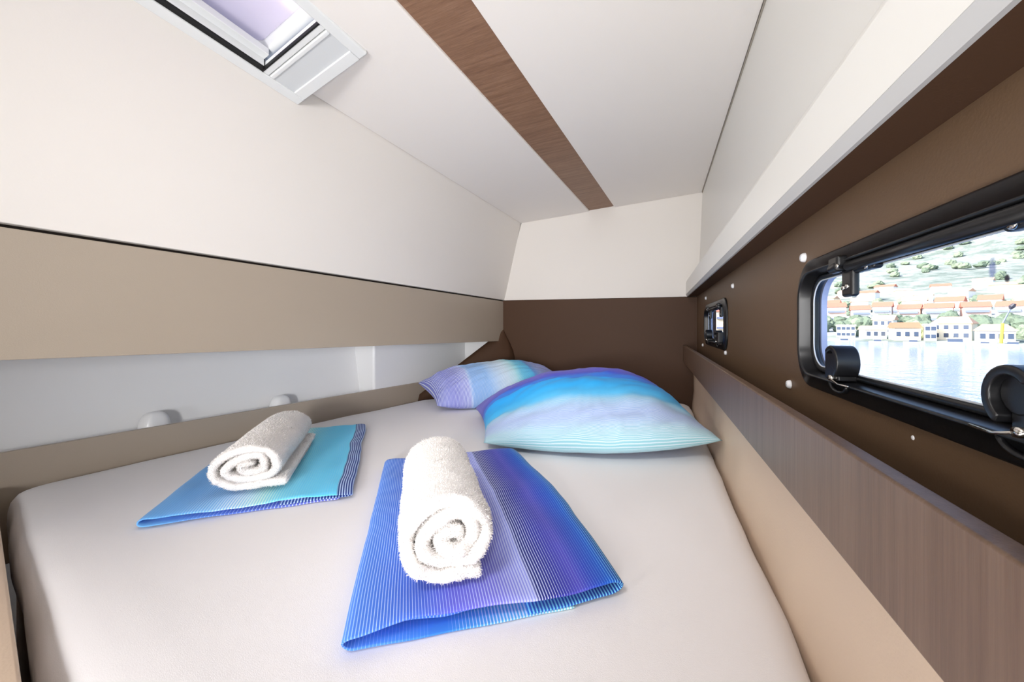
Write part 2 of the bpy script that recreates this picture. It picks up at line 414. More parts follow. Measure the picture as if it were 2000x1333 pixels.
# walnut fiddle board, its shelf, and the tan side cushion
o = mk('trim_6', *box(.142, .1565, YB, YE - .005, -.1885, -.0985), 'oak_board'); bevel(o, .0022, 2)
tag(o, 'walnut fiddle board along the hull side below the portlights', None, None, 'structure')
o = mk('trim_7', *box(.1565, .21, YB, YE - .005, -.155, -.14), 'brown'); tag(o, 'narrow brown shelf behind the walnut board', None, None, 'structure')
def cush(y):
    w = .0035 * nz(y * 4, 3.1) + .002 * nz(y * 11, 1.2)
    return [(.188, y, -.14), (.1915, y, -.20), (.1925 + w, y, -.27), (.1915 + w * 1.5, y, -.34), (.185 + w * 2, y, -.40), (.180, y, -.47), (.180, y, -.62), (.2105, y, -.62), (.2105, y, -.14)]
ys = [lerp(-.45, YE - .006, i / 90) for i in range(91)]
o = mk('trim_8', *loft([cush(y) for y in ys], True, True, True), 'tan', smooth=True)
tag(o, 'tan padded side lining between mattress and walnut board', None, None, 'structure')

# ------------------------------------------------------------------ portlights
glass = NT('window_glass'); gt = glass.t
tr = glass.n('ShaderNodeBsdfTransparent'); gl = glass.n('ShaderNodeBsdfGlossy'); gl.inputs['Roughness'].default_value = .02
tr.inputs[0].default_value = (.93, .95, .97, 1)
lw_ = glass.n('ShaderNodeLayerWeight'); lw_.inputs[0].default_value = .5
fr_ = glass.n('ShaderNodeMath', operation='POWER'); glass.l(lw_.outputs['Facing'], fr_.inputs[0]); fr_.inputs[1].default_value = 12.0
mx = glass.n('ShaderNodeMixShader'); glass.l(fr_.outputs[0], mx.inputs[0]); glass.l(tr.outputs[0], mx.inputs[1]); glass.l(gl.outputs[0], mx.inputs[2])
glass.l(mx.outputs[0], glass.o.inputs[0]); M['glass'] = glass.m

def portlight(name, w, label, screws):
    cy, cz, hy, hz = w['cy'], w['cz'], w['hy'], w['hz']
    R = .05
    def L(ins, x): return xr(rr(cy, cz, hy - ins, hz - ins, R - ins * .62, 10), x)
    fl = mk(name, *loft([L(0, XW - .0003), L(.0002, XW - .003), L(.0012, XW - .0048), L(.003, XW - .0056), L(.0165, XW - .0075), L(.0172, XW - .0098), L(.0182, XW - .0106), L(.0195, XW - .0100), L(.0204, XW - .0080),
                         L(.0212, XW + .002), L(.0222, XW + .005), L(.0226, XW + .0145), L(.014, XW + .0155), L(.014, XW)], ring=True), 'black', None, True)
    tag(fl, label, None, None, 'structure')
    # sash
    o = mk('sash', *loft([L(.0228, XW + .0135), L(.0228, XW + .0060), L(.0242, XW + .0042), L(.0285, XW + .0042), L(.030, XW + .006), L(.030, XW + .0115), L(.0265, XW + .0135)], ring=True), 'black', fl, True)
    o = mk('gasket', *loft([L(.0298, XW + .0066), L(.0298, XW + .0052), L(.0312, XW + .0052), L(.0312, XW + .0066)], ring=True), 'gasket', fl, True)
    g = [L(.0285, XW + .0070), L(.0285, XW + .0100)]
    o = mk('pane', *loft(g, True, True, True), 'glass', fl)
    # hinge rod and brackets along the top
    zt = cz + hz - .0265
    a, b = cy - hy + .120, cy + hy - .165
    o = mk('hinge_rod', *tube([(XW - .006, a, zt), (XW - .006, b, zt)], .0058, 12), 'black', fl, True)
    for s_, yb in ((1, b), (-1, a)):
        o = mk('hinge_bracket', *merge(tube([(XW - .011, yb + s_ * .006, zt + .002), (XW - .0115, yb + s_ * .028, zt)], [.0072, .0058], 12),
                 obox(V(XW - .006, yb + s_ * .008, zt), V(1, 0, 0), V(0, s_, 0), V(0, 0, 1), (0, .0085), (-.012, .012), (-.034, .002)),
                 obox(V(XW - .0165, yb + s_ * .010, zt), V(1, 0, 0), V(0, s_, 0), V(0, 0, 1), (0, .012), (-.008, .016), (.0, .0135)),
                 obox(V(XW - .004, yb - s_ * .030, zt), V(1, 0, 0), V(0, s_, 0), V(0, 0, 1), (0, .010), (-.012, .03), (-.0085, -.002))), 'black', fl)
        bevel(o, .004, 4)
        for (dy, dz) in ((.0130, -.0235), (.0040, -.0225)):
            mk('screw', *disc(XW - .0058, yb + s_ * dy, zt + dz, .0032, .0022, 12), 'chrome', o, True)
        mk('screw', *disc(XW - .0152, yb + s_ * .0035, zt + .001, .0028, .0015, 12), 'chrome', o, True)
        mk('screw', *disc(XW - .0042, yb - s_ * .032, zt - .005, .0034, .002, 12), 'chrome', o, True)
    # cam latches at the foot
    zb = cz - hz + .026
    for s_, yl in ((1, cy + hy - .148), (-1, cy - hy + .136)):
        arc = []
        for i in range(15):
            t = math.radians(-60 + 200 * i / 14); arc.append((math.cos(t), math.sin(t)))
        Lp = []
        zc = zb + .018
        for (c_, q) in arc:
            ri, ro = .0125, .0185
            Lp.append([(XW - .018, yl - s_ * c_ * ri, zc + q * ri * 1.05), (XW - .018, yl - s_ * c_ * ro, zc + q * ro * 1.05), (XW + .004, yl - s_ * c_ * ro, zc + q * ro * 1.05), (XW + .004, yl - s_ * c_ * ri, zc + q * ri * 1.05)])
        o = mk('latch', *merge(loft(Lp, True, True, True), obox(V(XW - .012, yl, zb), V(1, 0, 0), V(0, s_, 0), V(0, 0, 1), (0, .018), (-.006, .030), (-.004, .031)),
              tube([(XW - .013, yl, zb + .02), (XW + .006, yl, zb + .02)], .0125, 16)), 'black', fl); bevel(o, .0015, 2)
        mk('catch_pin', *merge(tube([(XW - .017, yl + s_ * .0045, zb - .001), (XW - .0105, yl + s_ * .0045, zb - .0015)], .0032, 10),
                               tube([(XW - .0165, yl + s_ * .002, zb - .002), (XW - .0150, yl - s_ * .014, zb - .0062), (XW - .0135, yl - s_ * .034, zb - .0060)], .0010, 8)), 'chrome', o, True)
        lip = []
        for i in range(13):
            t = math.pi * i / 12; lip.append((yl + s_ * .002 + .021 * math.cos(t), cz - hz + .0195 - .009 * math.sin(t)))
        mk('latch_seat', *loft([[(XW - .0070, y, z), (XW - .0110, y, z - .001), (XW - .0095, y, z - .0042), (XW - .0050, y, z - .004)] for y, z in lip], True, True, True), 'black', o, True)
    return fl
p1 = portlight('window_1', W1, 'large black framed portlight nearest the camera looking onto the harbour', None)
p2 = portlight('window_2', W2, 'black framed portlight at the far end of the hull side, seen edge on', None)

# dried salt smears on the near pane
def smear(y, z, hy, hz, col, amt):
    k = NT('pane_smear'); tc = k.n('ShaderNodeTexCoord'); gr = k.n('ShaderNodeVectorMath', operation='SUBTRACT'); k.l(tc.outputs['Generated'], gr.inputs[0]); gr.inputs[1].default_value = (.5, .5, .5)
    ln_ = k.n('ShaderNodeVectorMath', operation='LENGTH'); fl_ = k.n('ShaderNodeVectorMath', operation='MULTIPLY'); k.l(gr.outputs[0], fl_.inputs[0]); fl_.inputs[1].default_value = (0, 1, 1); k.l(fl_.outputs[0], ln_.inputs[0])
    nn = k.noise(k.coord('Object'), 300, 3); f = k.math('SUBTRACT', k.math('ADD', .42, k.math('MULTIPLY', nn, .2)), ln_.outputs['Value'])
    f = k.math('MULTIPLY', k.math('MINIMUM', k.math('MAXIMUM', k.math('MULTIPLY', f, 4.), 0.), 1.), amt)
    t_ = k.n('ShaderNodeBsdfTransparent'); m_ = k.n('ShaderNodeMixShader'); k.setp(Base_Color=srgb(col), Roughness=.6)
    k.l(f, m_.inputs[0]); k.l(t_.outputs[0], m_.inputs[1]); k.l(k.p.outputs[0], m_.inputs[2]); k.l(m_.outputs[0], k.o.inputs[0])
    pane = [c_ for c_ in p1.children if c_.name.startswith('pane')][0]
    o = mk('smear', *loft([xr(rr(y, z, hy, hz, min(hy, hz) * .9, 6), XW + .0064), xr(rr(y, z, hy, hz, min(hy, hz) * .9, 6), XW + .0067)], True, True, True), k.m, pane)
for px, py, hy, hz, col, amt in ((1938, 525, .0035, .0085, (110, 130, 190), .5), (1967, 544, .0022, .0030, (50, 45, 60), .8)):
    a_ = (px - CX) / F; rx_ = a_ * CO - SI; t_ = (XW + .0065) / rx_
    smear((a_ * SI + CO) * t_, (CY - py) / F * t_, hy, hz, col, amt)

# ------------------------------------------------------------------ ceiling hatch in the top left
HO = V(-.957, .768, .637); HU = V(-.106, -.991, .083).normalized(); HV = V(.967, -.12, .195).normalized(); HN = HV.cross(HU).normalized()
HV = HU.cross(HN).normalized()
if HN.z < 0: HN = -HN; 
HW, HL = .284, .62
hat = empty('roof_hatch', HO + HU * .3 + HV * .14)
tag(hat, 'white framed roof hatch with lilac tinted lid in the ceiling corner', 'hatch')
def hb(A, B, Cc): return obox(HO, HU, HV, HN, A, B, Cc)
bar = .030
o = mk('frame_bar', *hb((0, HL), (0, bar), (0, .06)), 'frame', hat); bevel(o, .003)
o = mk('frame_bar', *hb((0, HL), (HW - bar, HW), (0, .05)), 'frame', hat); bevel(o, .005, 4)
o = mk('frame_bar', *hb((.0005, .030), (bar, HW - bar), (.0008, .05)), 'frame', hat); bevel(o, .002)
o = mk('frame_bar', *hb((HL - .03, HL - .0005), (bar, HW - bar), (.0008, .05)), 'frame', hat); bevel(o, .002)
o = mk('blind_cassette', *hb((.030, .084), (bar, HW - bar), (.0045, .03)), 'frame_grey', hat); tag(o, 'grey white blind cassette')
o = mk('blind_rail', *hb((.084, .0955), (bar, HW - bar), (.0015, .03)), 'frame', hat); bevel(o, .003)
o = mk('blind_rail', *hb((.0975, .112), (bar, HW - bar), (.004, .03)), 'frame', hat); bevel(o, .002)
o = mk('gasket', *merge(hb((.112, .1155), (bar, HW - bar), (.003, .012)), hb((.112, HL - .03), (bar, bar + .010), (.004, .06))), 'rubber', hat); tag(o, 'black rubber gasket')
o = mk('inner_lip', *merge(hb((.1155, HL - .03), (bar + .010, bar + .0135), (.012, .05)), hb((.1155, HL - .03), (bar + .0135, bar + .035), (.030, .05))), 'frame', hat); bevel(o, .004)
# moulded tub above, and the tinted lid
lid = NT('lilac_acrylic'); lid.setp(Base_Color=srgb((244, 238, 246)), Roughness=.25)
lid.p.inputs['Transmission Weight'].default_value = 0
tl = lid.n('ShaderNodeBsdfTranslucent'); tl.inputs[0].default_value = srgb((240, 232, 244)); mxs = lid.n('ShaderNodeMixShader'); mxs.inputs[0].default_value = .45
lid.l(lid.p.outputs[0], mxs.inputs[1]); lid.l(tl.outputs[0], mxs.inputs[2]); lid.l(mxs.outputs[0], lid.o.inputs[0]); M['lid'] = lid.m
def tubl(ins, h, r=.03):
    cu, cv = (.1155 + HL - .03) / 2, HW / 2; hu, hv = (HL - .03 - .1155) / 2 - ins, HW / 2 - bar - ins
    return [HO + HU * a + HV * b + HN * h for a, b in rr(cu, cv, hu, hv, r, 6)]
o = mk('moulded_coaming', *loft([tubl(.0, .05, .004), tubl(.0, .062, .01), tubl(.004, .075, .02), tubl(.004, .085, .02), tubl(-.02, .085, .02), tubl(-.02, .05, .02)], ring=True), 'frame', hat, True)
o = mk('lid', *loft([tubl(-.01, .082, .02), tubl(-.01, .090, .02)], True, True, True), 'lid', hat); tag(o, 'lilac tinted translucent lid')
lp = []
for i in range(36):
    t = 2 * math.pi * i / 36; c_ = HO + HU * .275 + HV * .175 + HN * .078
    lp.append([c_ + (HU * math.cos(t) * (.055 + a) + HV * math.sin(t) * (.032 + a)) + HN * b for a, b in ((-.006, 0), (.006, 0), (.004, .006), (-.004, .006))])
o = mk('lid_handle', *loft(lp, True, ring=True), plain('cream_ring', (225, 215, 205), .4), hat, True)

# ------------------------------------------------------------------ berth: base, mattress
def round_poly(poly, r, seg=6, step=.03):
    out = []; n = len(poly)
    for i in range(n):
        p0, p, p1 = Vector(poly[i - 1]), Vector(poly[i]), Vector(poly[(i + 1) % n])
        a = (p0 - p).normalized(); b = (p1 - p).normalized(); ang = a.angle(b); rr_ = r[i] if isinstance(r, (list, tuple)) else r
        t = rr_ / math.tan(ang / 2); s0 = p + a * t; s1 = p + b * t
        c_ = p + (a + b).normalized() * (rr_ / math.sin(ang / 2))
        for j in range(seg + 1):
            q = lerp(s0, s1, j / seg) - c_; out.append(c_ + q.normalized() * rr_)
    res = []
    for i in range(len(out)):
        a, b = out[i], out[(i + 1) % len(out)]; k_ = max(1, int((b - a).length / step))
        for j in range(k_): res.append(lerp(a, b, j / k_))
    return res
MZ = -.40
outl = [(board_x(.40) + .022, .396), (-.67, .209), (.181, .005), (.181, 2.150), (-.80, 2.150), (board_x(1.78) + .02, 1.72)]
ol = round_poly([V(x, y, 0) for x, y in outl], [.075, .3, .07, .07, .12, .12])
cen = V(-.55, 1.15, 0)
def inset_loop(d, z, wob=0.):
    n = len(ol); L = []
    for i in range(n):
        t = (ol[(i + 1) % n] - ol[i - 1]).normalized(); nn = V(-t.y, t.x, 0)      # inward for a counter-clockwise loop
        if nn.dot(cen - ol[i]) < 0: nn = -nn
        p = ol[i] + nn * (d + wob * nz(ol[i].x * 7, ol[i].y * 7, z * 9))
        L.append(V(p.x, p.y, z))
    return L
loops = [inset_loop(.012, MZ - .16), inset_loop(.004, MZ - .12, .008), inset_loop(.0, MZ - .075, .010), inset_loop(.001, MZ - .045, .010), inset_loop(.006, MZ - .024, .007), inset_loop(.016, MZ - .010, .004), inset_loop(.030, MZ - .0035, .002), inset_loop(.05, MZ, 0)]
rim = loops[-1]
for j in range(1, 26):
    t = (j / 26) ** .9; loops.append([lerp(p, V(cen.x, cen.y, MZ), t) for p in rim])
for L in loops[6:]:
    for p in L: p.z += .0035 * nz(p.x * 3, p.y * 3, 5) + .0016 * nz(p.x * 9 + p.y * 4, p.y * 3, 1)
mv, mf = loft(loops, True, True, True)
o = mk('mattress', mv, mf, 'sheet', None, True)
tag(o, 'large berth mattress under a smooth pale cotton sheet', 'mattress')
o = mk('berth_base', *prism([(p.x, p.y, -1.2) for p in round_poly([V(x, y, 0) for x, y in [(board_x(.42) + .002, .42), (-.67, .24), (.10, .03), (.175, .06), (.175, 2.16), (-.81, 2.16), (board_x(1.7) + .004, 1.66)]], .03)], (0, 0, 1.2 + MZ - .165)), 'tan')
tag(o, 'tan berth base carrying the mattress', 'bed base')
fd = V(1, -.235, 0).normalized(); fn = V(fd.y, -fd.x, 0)
o = mk('footboard', *obox(V(-1.50, .2957 + .235 * .3784, -1.199), fd, fn, V(0, 0, 1), (.004, 1.70), (.0, .022), (0, 1.199 - .397)), 'tan'); bevel(o, .004)
tag(o, 'tan board standing at the foot of the mattress', 'board')

# ------------------------------------------------------------------ folded linen, rolled towels
def ribbon(name, path, L, th, fr, mat, nl=40, capn=4, dz=None, parent=None, closed_uv=True):
    """path: list of (a, z, s) in the cross plane; fr: origin, e1 (across), e2 (length); th: thickness"""
    O, e1, e2 = fr; up = V(0, 0, 1); n = len(path)
    prof = []                                    # closed loop (offset along normal, position along length)
    for i in range(nl + 1): prof.append((th / 2, th / 2 + (L - th) * i / nl))
    for i in range(1, capn): a = math.pi / 2 - math.pi * i / capn; prof.append((th / 2 * math.sin(a), L - th / 2 + th / 2 * math.cos(a)))
    for i in range(nl + 1): prof.append((-th / 2, L - th / 2 - (L - th) * i / nl))
    for i in range(1, capn): a = -math.pi / 2 + math.pi * i / capn; prof.append((th / 2 * math.sin(a), th / 2 - th / 2 * math.cos(a)))
    loops, uvs = [], []
    for j, (a, z, s_) in enumerate(path):
        p0, p1 = path[max(j - 1, 0)], path[min(j + 1, n - 1)]
        t = V(p1[0] - p0[0], p1[1] - p0[1], 0); t = t.normalized() if t.length > 1e-9 else V(1, 0, 0); na, nzv = -t.y, t.x
        sc = 1.0
        if j == 0 or j == n - 1: sc = .35
        lp_ = []
        for (o_, l_) in prof:
            aa, zz, ll = a + na * o_ * sc, z + nzv * o_ * sc, l_
            if dz: da, dzz, dl = dz(s_, l_ / L, aa, zz); aa += da; zz += dzz; ll += dl
            lp_.append(O + e1 * aa + e2 * ll + up * zz); uvs.append((s_, l_ / L))
        loops.append(lp_)
    v_, f_ = loft(loops, True, True, True)
    return mk(name, v_, f_, mat, parent, True, uvs)

def polyline(segs):
    """list of ('l', x0,z0,x1,z1,n) and ('a', cx,cz,rx,rz,a0,a1,n) -> points with running s 0..1"""
    P = []
    for s_ in segs:
        if s_[0] == 'l':
            _, x0, z0, x1, z1, n = s_; P += [(lerp(x0, x1, i / n), lerp(z0, z1, i / n)) for i in range(n + 1)]
        else:
            _, cx_, cz_, rx, rz, a0, a1, n = s_; P += [(cx_ + rx * math.cos(math.radians(lerp(a0, a1, i / n))), cz_ + rz * math.sin(math.radians(lerp(a0, a1, i / n)))) for i in range(n + 1)]
    Q = [P[0]]
    for p in P[1:]:
        if math.hypot(p[0] - Q[-1][0], p[1] - Q[-1][1]) > 1e-5: Q.append(p)
    d = [0]
    for a, b in zip(Q, Q[1:]): d.append(d[-1] + math.hypot(b[0] - a[0], b[1] - a[1]))
    return [(p[0], p[1], s_ / d[-1]) for p, s_ in zip(Q, d)], d[-1]

WHT = (226, 236, 250)
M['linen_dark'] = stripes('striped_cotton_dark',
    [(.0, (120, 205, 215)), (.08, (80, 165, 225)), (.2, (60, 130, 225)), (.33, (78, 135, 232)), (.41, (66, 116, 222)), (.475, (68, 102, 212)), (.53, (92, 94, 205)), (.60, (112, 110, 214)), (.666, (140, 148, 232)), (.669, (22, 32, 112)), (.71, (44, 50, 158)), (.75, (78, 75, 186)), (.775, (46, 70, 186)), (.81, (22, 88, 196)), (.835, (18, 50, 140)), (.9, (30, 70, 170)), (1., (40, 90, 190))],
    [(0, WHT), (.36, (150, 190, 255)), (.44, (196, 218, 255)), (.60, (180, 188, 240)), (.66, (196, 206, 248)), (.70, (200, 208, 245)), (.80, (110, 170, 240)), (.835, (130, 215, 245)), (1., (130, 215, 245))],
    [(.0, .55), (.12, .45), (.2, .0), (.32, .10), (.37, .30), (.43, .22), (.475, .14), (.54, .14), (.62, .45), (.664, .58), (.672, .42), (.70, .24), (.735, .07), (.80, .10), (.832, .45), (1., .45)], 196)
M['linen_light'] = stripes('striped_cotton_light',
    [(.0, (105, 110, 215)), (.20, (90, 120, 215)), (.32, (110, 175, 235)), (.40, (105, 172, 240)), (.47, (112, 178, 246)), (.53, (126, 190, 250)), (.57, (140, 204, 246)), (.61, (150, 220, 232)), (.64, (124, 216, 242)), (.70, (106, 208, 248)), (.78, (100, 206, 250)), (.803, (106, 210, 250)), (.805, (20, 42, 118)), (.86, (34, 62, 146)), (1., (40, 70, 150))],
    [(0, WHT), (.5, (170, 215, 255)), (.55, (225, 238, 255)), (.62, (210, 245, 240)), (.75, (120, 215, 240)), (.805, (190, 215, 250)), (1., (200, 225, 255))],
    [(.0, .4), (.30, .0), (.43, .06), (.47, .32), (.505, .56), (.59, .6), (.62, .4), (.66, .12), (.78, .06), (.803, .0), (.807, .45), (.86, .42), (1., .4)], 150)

def linen(name, O, e1, e2, Wd, L, mat, label, hgt, seed, under, droop, hr_=1., bow=0.):
    h = hgt
    segs = [('l', Wd * under, .0035, .014, .0035, 50), ('a', .014, .0035 + h / 2, .014, h / 2, 270, 90, 10), ('l', .014, .0035 + h, Wd - .02, .0035 + h * hr_, 70),
            ('a', Wd - .02, .0035 + .0045 + (h * hr_ - .0045) / 2, .02, (h * hr_ - .0045) / 2, 90, -90, 12), ('l', Wd - .02, .0080, Wd * .62, .0080, 16)]
    path, Ln = polyline(segs)
    i0 = next(i for i, p in enumerate(path) if p[0] <= .0001); i1 = max(i for i, p in enumerate(path) if p[0] >= Wd - .004)
    sa, sb = path[i0][2], path[i1][2]
    path = [(a, z, (.35 * q / sa if q < sa else .35 + .5 * (q - sa) / (sb - sa) if q < sb else .85 + .15 * (q - sb) / (1 - sb))) for a, z, q in path]
    def dz(s_, l, a, z):
        f_ = min(1, max(0, (z - .004) / h))
        q = nz(a * 14 + seed, l * 7, seed) * .0035 + nz(a * 30, l * 5 + seed, 2) * .0014
        edge = max(0, 1 - l / .10) ** 2
        zz = f_ * q - f_ * edge * droop * max(0, min(1, (a / Wd - .03) * 4)) * (.4 + .6 * (a / Wd))
        da = f_ * .0025 * nz(l * 9, seed, 1) + (a / Wd) * .005 * nz(l * 4 + seed, 7, 0) + max(0, a / Wd - .3) * bow * math.sin(math.pi * min(1, max(0, l * .85 + .12)))
        dl = .006 * nz(a * 12 + seed * 3, z * 60) * (1 - l) - edge * f_ * .006 * math.sin(a * 22 + seed)
        return da, zz, dl
    o = ribbon(name, path, L, .0032, (O, e1, e2), mat, 44, 3, dz)
    # the plies folded away inside
    ply = [('l', .022, .0035 + h * .5, Wd - .03, .0035 + h * .55, 40)]
    pth, _ = polyline(ply); pth = [(a, z, .3 + .35 * s_) for a, z, s_ in pth]
    i_ = ribbon('inner_ply', pth, L - .03, max(.003, h * .42), (O + e2 * .018, e1, e2), mat, 40, 3, lambda s_, l, a, z: (0, nz(a * 14 + seed, l * 7, seed) * .0035 * .8, .005 * nz(a * 20, seed)), o)
    tag(o, label, 'bed linen'); return o
e1 = V(.815, .58, 0).normalized(); e2 = V(-e1.y, e1.x, 0)
LR0 = V(-.352, .341, MZ + .001)
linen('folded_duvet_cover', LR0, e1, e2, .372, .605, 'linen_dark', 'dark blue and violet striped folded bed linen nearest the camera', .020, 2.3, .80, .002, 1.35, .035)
f1 = V(.762, .647, 0).normalized(); f2 = V(-f1.y, f1.x, 0)
LL0 = V(-.951, .411, MZ + .001)
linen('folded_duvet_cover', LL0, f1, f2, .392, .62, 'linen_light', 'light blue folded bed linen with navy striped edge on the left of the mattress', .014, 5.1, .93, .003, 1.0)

def towel(name, O, ax, Wd, H, L, turns, th, tail, label, seed, rot=0., cx_=0.):
    """rolled towel: O = middle of the foot of its front face, ax = run of the roll"""
    side = V(ax.y, -ax.x, 0); R = H / 2
    pts = []
    n = int(turns * 44); r0 = th * .12
    for i in range(n + 1):
        t = i / n; a = (turns * (t - 1)) * 2 * math.pi - math.pi / 2     # ends at the bottom
        r = lerp(r0, R - th / 2, t)
        x, z = r * math.cos(a), r * math.sin(a); sk = (1 - t) * t * 4; x += sk * .007 * nz(a * .55, seed, 2.5); z += sk * .007 * nz(a * .55, seed + 4, 7.5)
        w = .0016 * nz(t * 9, seed, 4)
        kx = Wd / H * (1 - .10 * t) + .10 * t
        pts.append(((x * (Wd / H) + w), z * 1.0 + w))
    # flatten the foot and run the tail out along the linen
    zmin = -R + th / 2
    pts = [(x, max(z, zmin + .004 * (1 - min(1, abs(x) / .05))) if z < zmin + .003 else z) for x, z in pts]
    if tail > 0:
        x0, z0 = pts[-1]
        for i in range(1, 15): pts.append((x0 + tail * i / 14, z0 + .0 + .002 * math.sin(i / 14 * 3)))
    P = [(x, z + R, 0) for x, z in pts]; d = [0]
    for a, b in zip(P, P[1:]): d.append(d[-1] + math.hypot(b[0] - a[0], b[1] - a[1]))
    path = [(a, z, s_ / d[-1]) for (a, z, _), s_ in zip(P, d)]
    rnd = random.Random(seed)
    def dz(s_, l, a, z):
        b = .0028 * nz(a * 26 + seed, l * 9, z * 26) + .0017 * nz(a * 150, l * 46, z * 150 + seed)
        fl = .010 * nz(s_ * 16, seed, 3) + .004 * nz(s_ * 50, seed, 8)
        sq = 1 + .05 * nz(l * 2.5, seed, 6)
        return b + a * (sq - 1), b * .8 * min(1, z / .02) - z * .04 * (l - .2), fl * (1 if l > .5 else -1)
    o = ribbon(name, path, L, th, (O, side, ax), 'terry', 60, 6, dz)
    # terry loops: tiny tufts standing off the cloth
    me = o.data; bm = bmesh.new(); bm.from_mesh(me); bm.normal_update(); fc = list(bm.faces)
    tv, tf = [], []
    base = [f.calc_center_median() for f in fc]; nr = [f.normal.copy() for f in fc]; sz = [math.sqrt(f.calc_area()) for f in fc]; bm.free()
    for c_, nn, s_ in zip(base, nr, sz):
        for q in range(5):
            j = V(rnd.uniform(-1, 1), rnd.uniform(-1, 1), rnd.uniform(-1, 1)); p = c_ + (j - nn * j.dot(nn)) * s_ * .6
            d_ = (nn + V(rnd.uniform(-1, 1), rnd.uniform(-1, 1), rnd.uniform(-1, 1)) * .55).normalized(); ln = rnd.uniform(.0014, .0040)
            sd = d_.cross(V(rnd.uniform(-1, 1), rnd.uniform(-1, 1), rnd.uniform(-1, 1))).normalized() * .00055
            k_ = len(tv); tv += [p - sd, p + sd, p + d_ * ln]; tf.append((k_, k_ + 1, k_ + 2))
    pm = bpy.data.meshes.new('pile'); pm.from_pydata(tv, [], tf); pm.materials.append(M['terry'])
    po = bpy.data.objects.new('pile', pm); C.objects.link(po); po.parent = o; po['kind'] = 'stuff'
    tag(o, label, 'towel'); return o
towel('rolled_towel', V(-.262, .452, MZ + .034), e2, .166, .136, .315, 2.75, .0195, .040, 'rolled white terry towel on the dark blue striped linen', 3)
towel('rolled_towel', V(-.852, .560, MZ + .0265), f2, .182, .112, .395, 2.6, .0172, .075, 'rolled white terry towel on the light blue linen', 11)

# ------------------------------------------------------------------ pillows
LN = (232, 240, 252)
M['pillow_front'] = stripes('pillow_stripe_front',
    [(0, (100, 98, 196)), (.24, (112, 106, 204)), (.34, (88, 84, 196)), (.375, (66, 84, 204)), (.41, (56, 122, 226)), (.47, (56, 124, 224)), (.478, (40, 164, 242)), (.60, (44, 176, 248)), (.70, (84, 190, 244)), (.745, (136, 196, 232)), (.79, (140, 184, 232)), (.85, (142, 170, 232)), (.90, (150, 184, 232)), (.94, (160, 208, 228)), (1, (150, 206, 218))],
    [(0, (180, 180, 235)), (.35, (120, 130, 225)), (.45, (90, 150, 240)), (.66, (90, 200, 250)), (.74, (205, 228, 244)), (.79, (218, 230, 248)), (1, (214, 232, 244))],
    [(0, .25), (.3, .1), (.45, .08), (.70, .08), (.745, .35), (.80, .5), (.90, .5), (1, .4)], 175, axis=1)
M['pillow_back'] = stripes('pillow_stripe_back',
    [(0, (120, 126, 205)), (.07, (140, 146, 220)), (.15, (128, 132, 212)), (.22, (132, 140, 218)), (.235, (136, 176, 232)), (.36, (140, 186, 240)), (.42, (176, 206, 240)), (.50, (190, 214, 232)), (.56, (176, 220, 232)), (.58, (150, 216, 230)), (.62, (96, 196, 232)), (.70, (80, 184, 236)), (.715, (84, 140, 214)), (.80, (108, 126, 206)), (.9, (126, 130, 214)), (1, (110, 120, 205))],
    [(0, LN), (.2, LN), (.4, LN), (.6, LN), (1, LN)],
    [(0, .3), (.1, .15), (.17, .3), (.23, .45), (.25, .1), (.40, .15), (.48, .3), (.6, .1), (.7, .05), (.78, .3), (1, .3)], 120, axis=0)
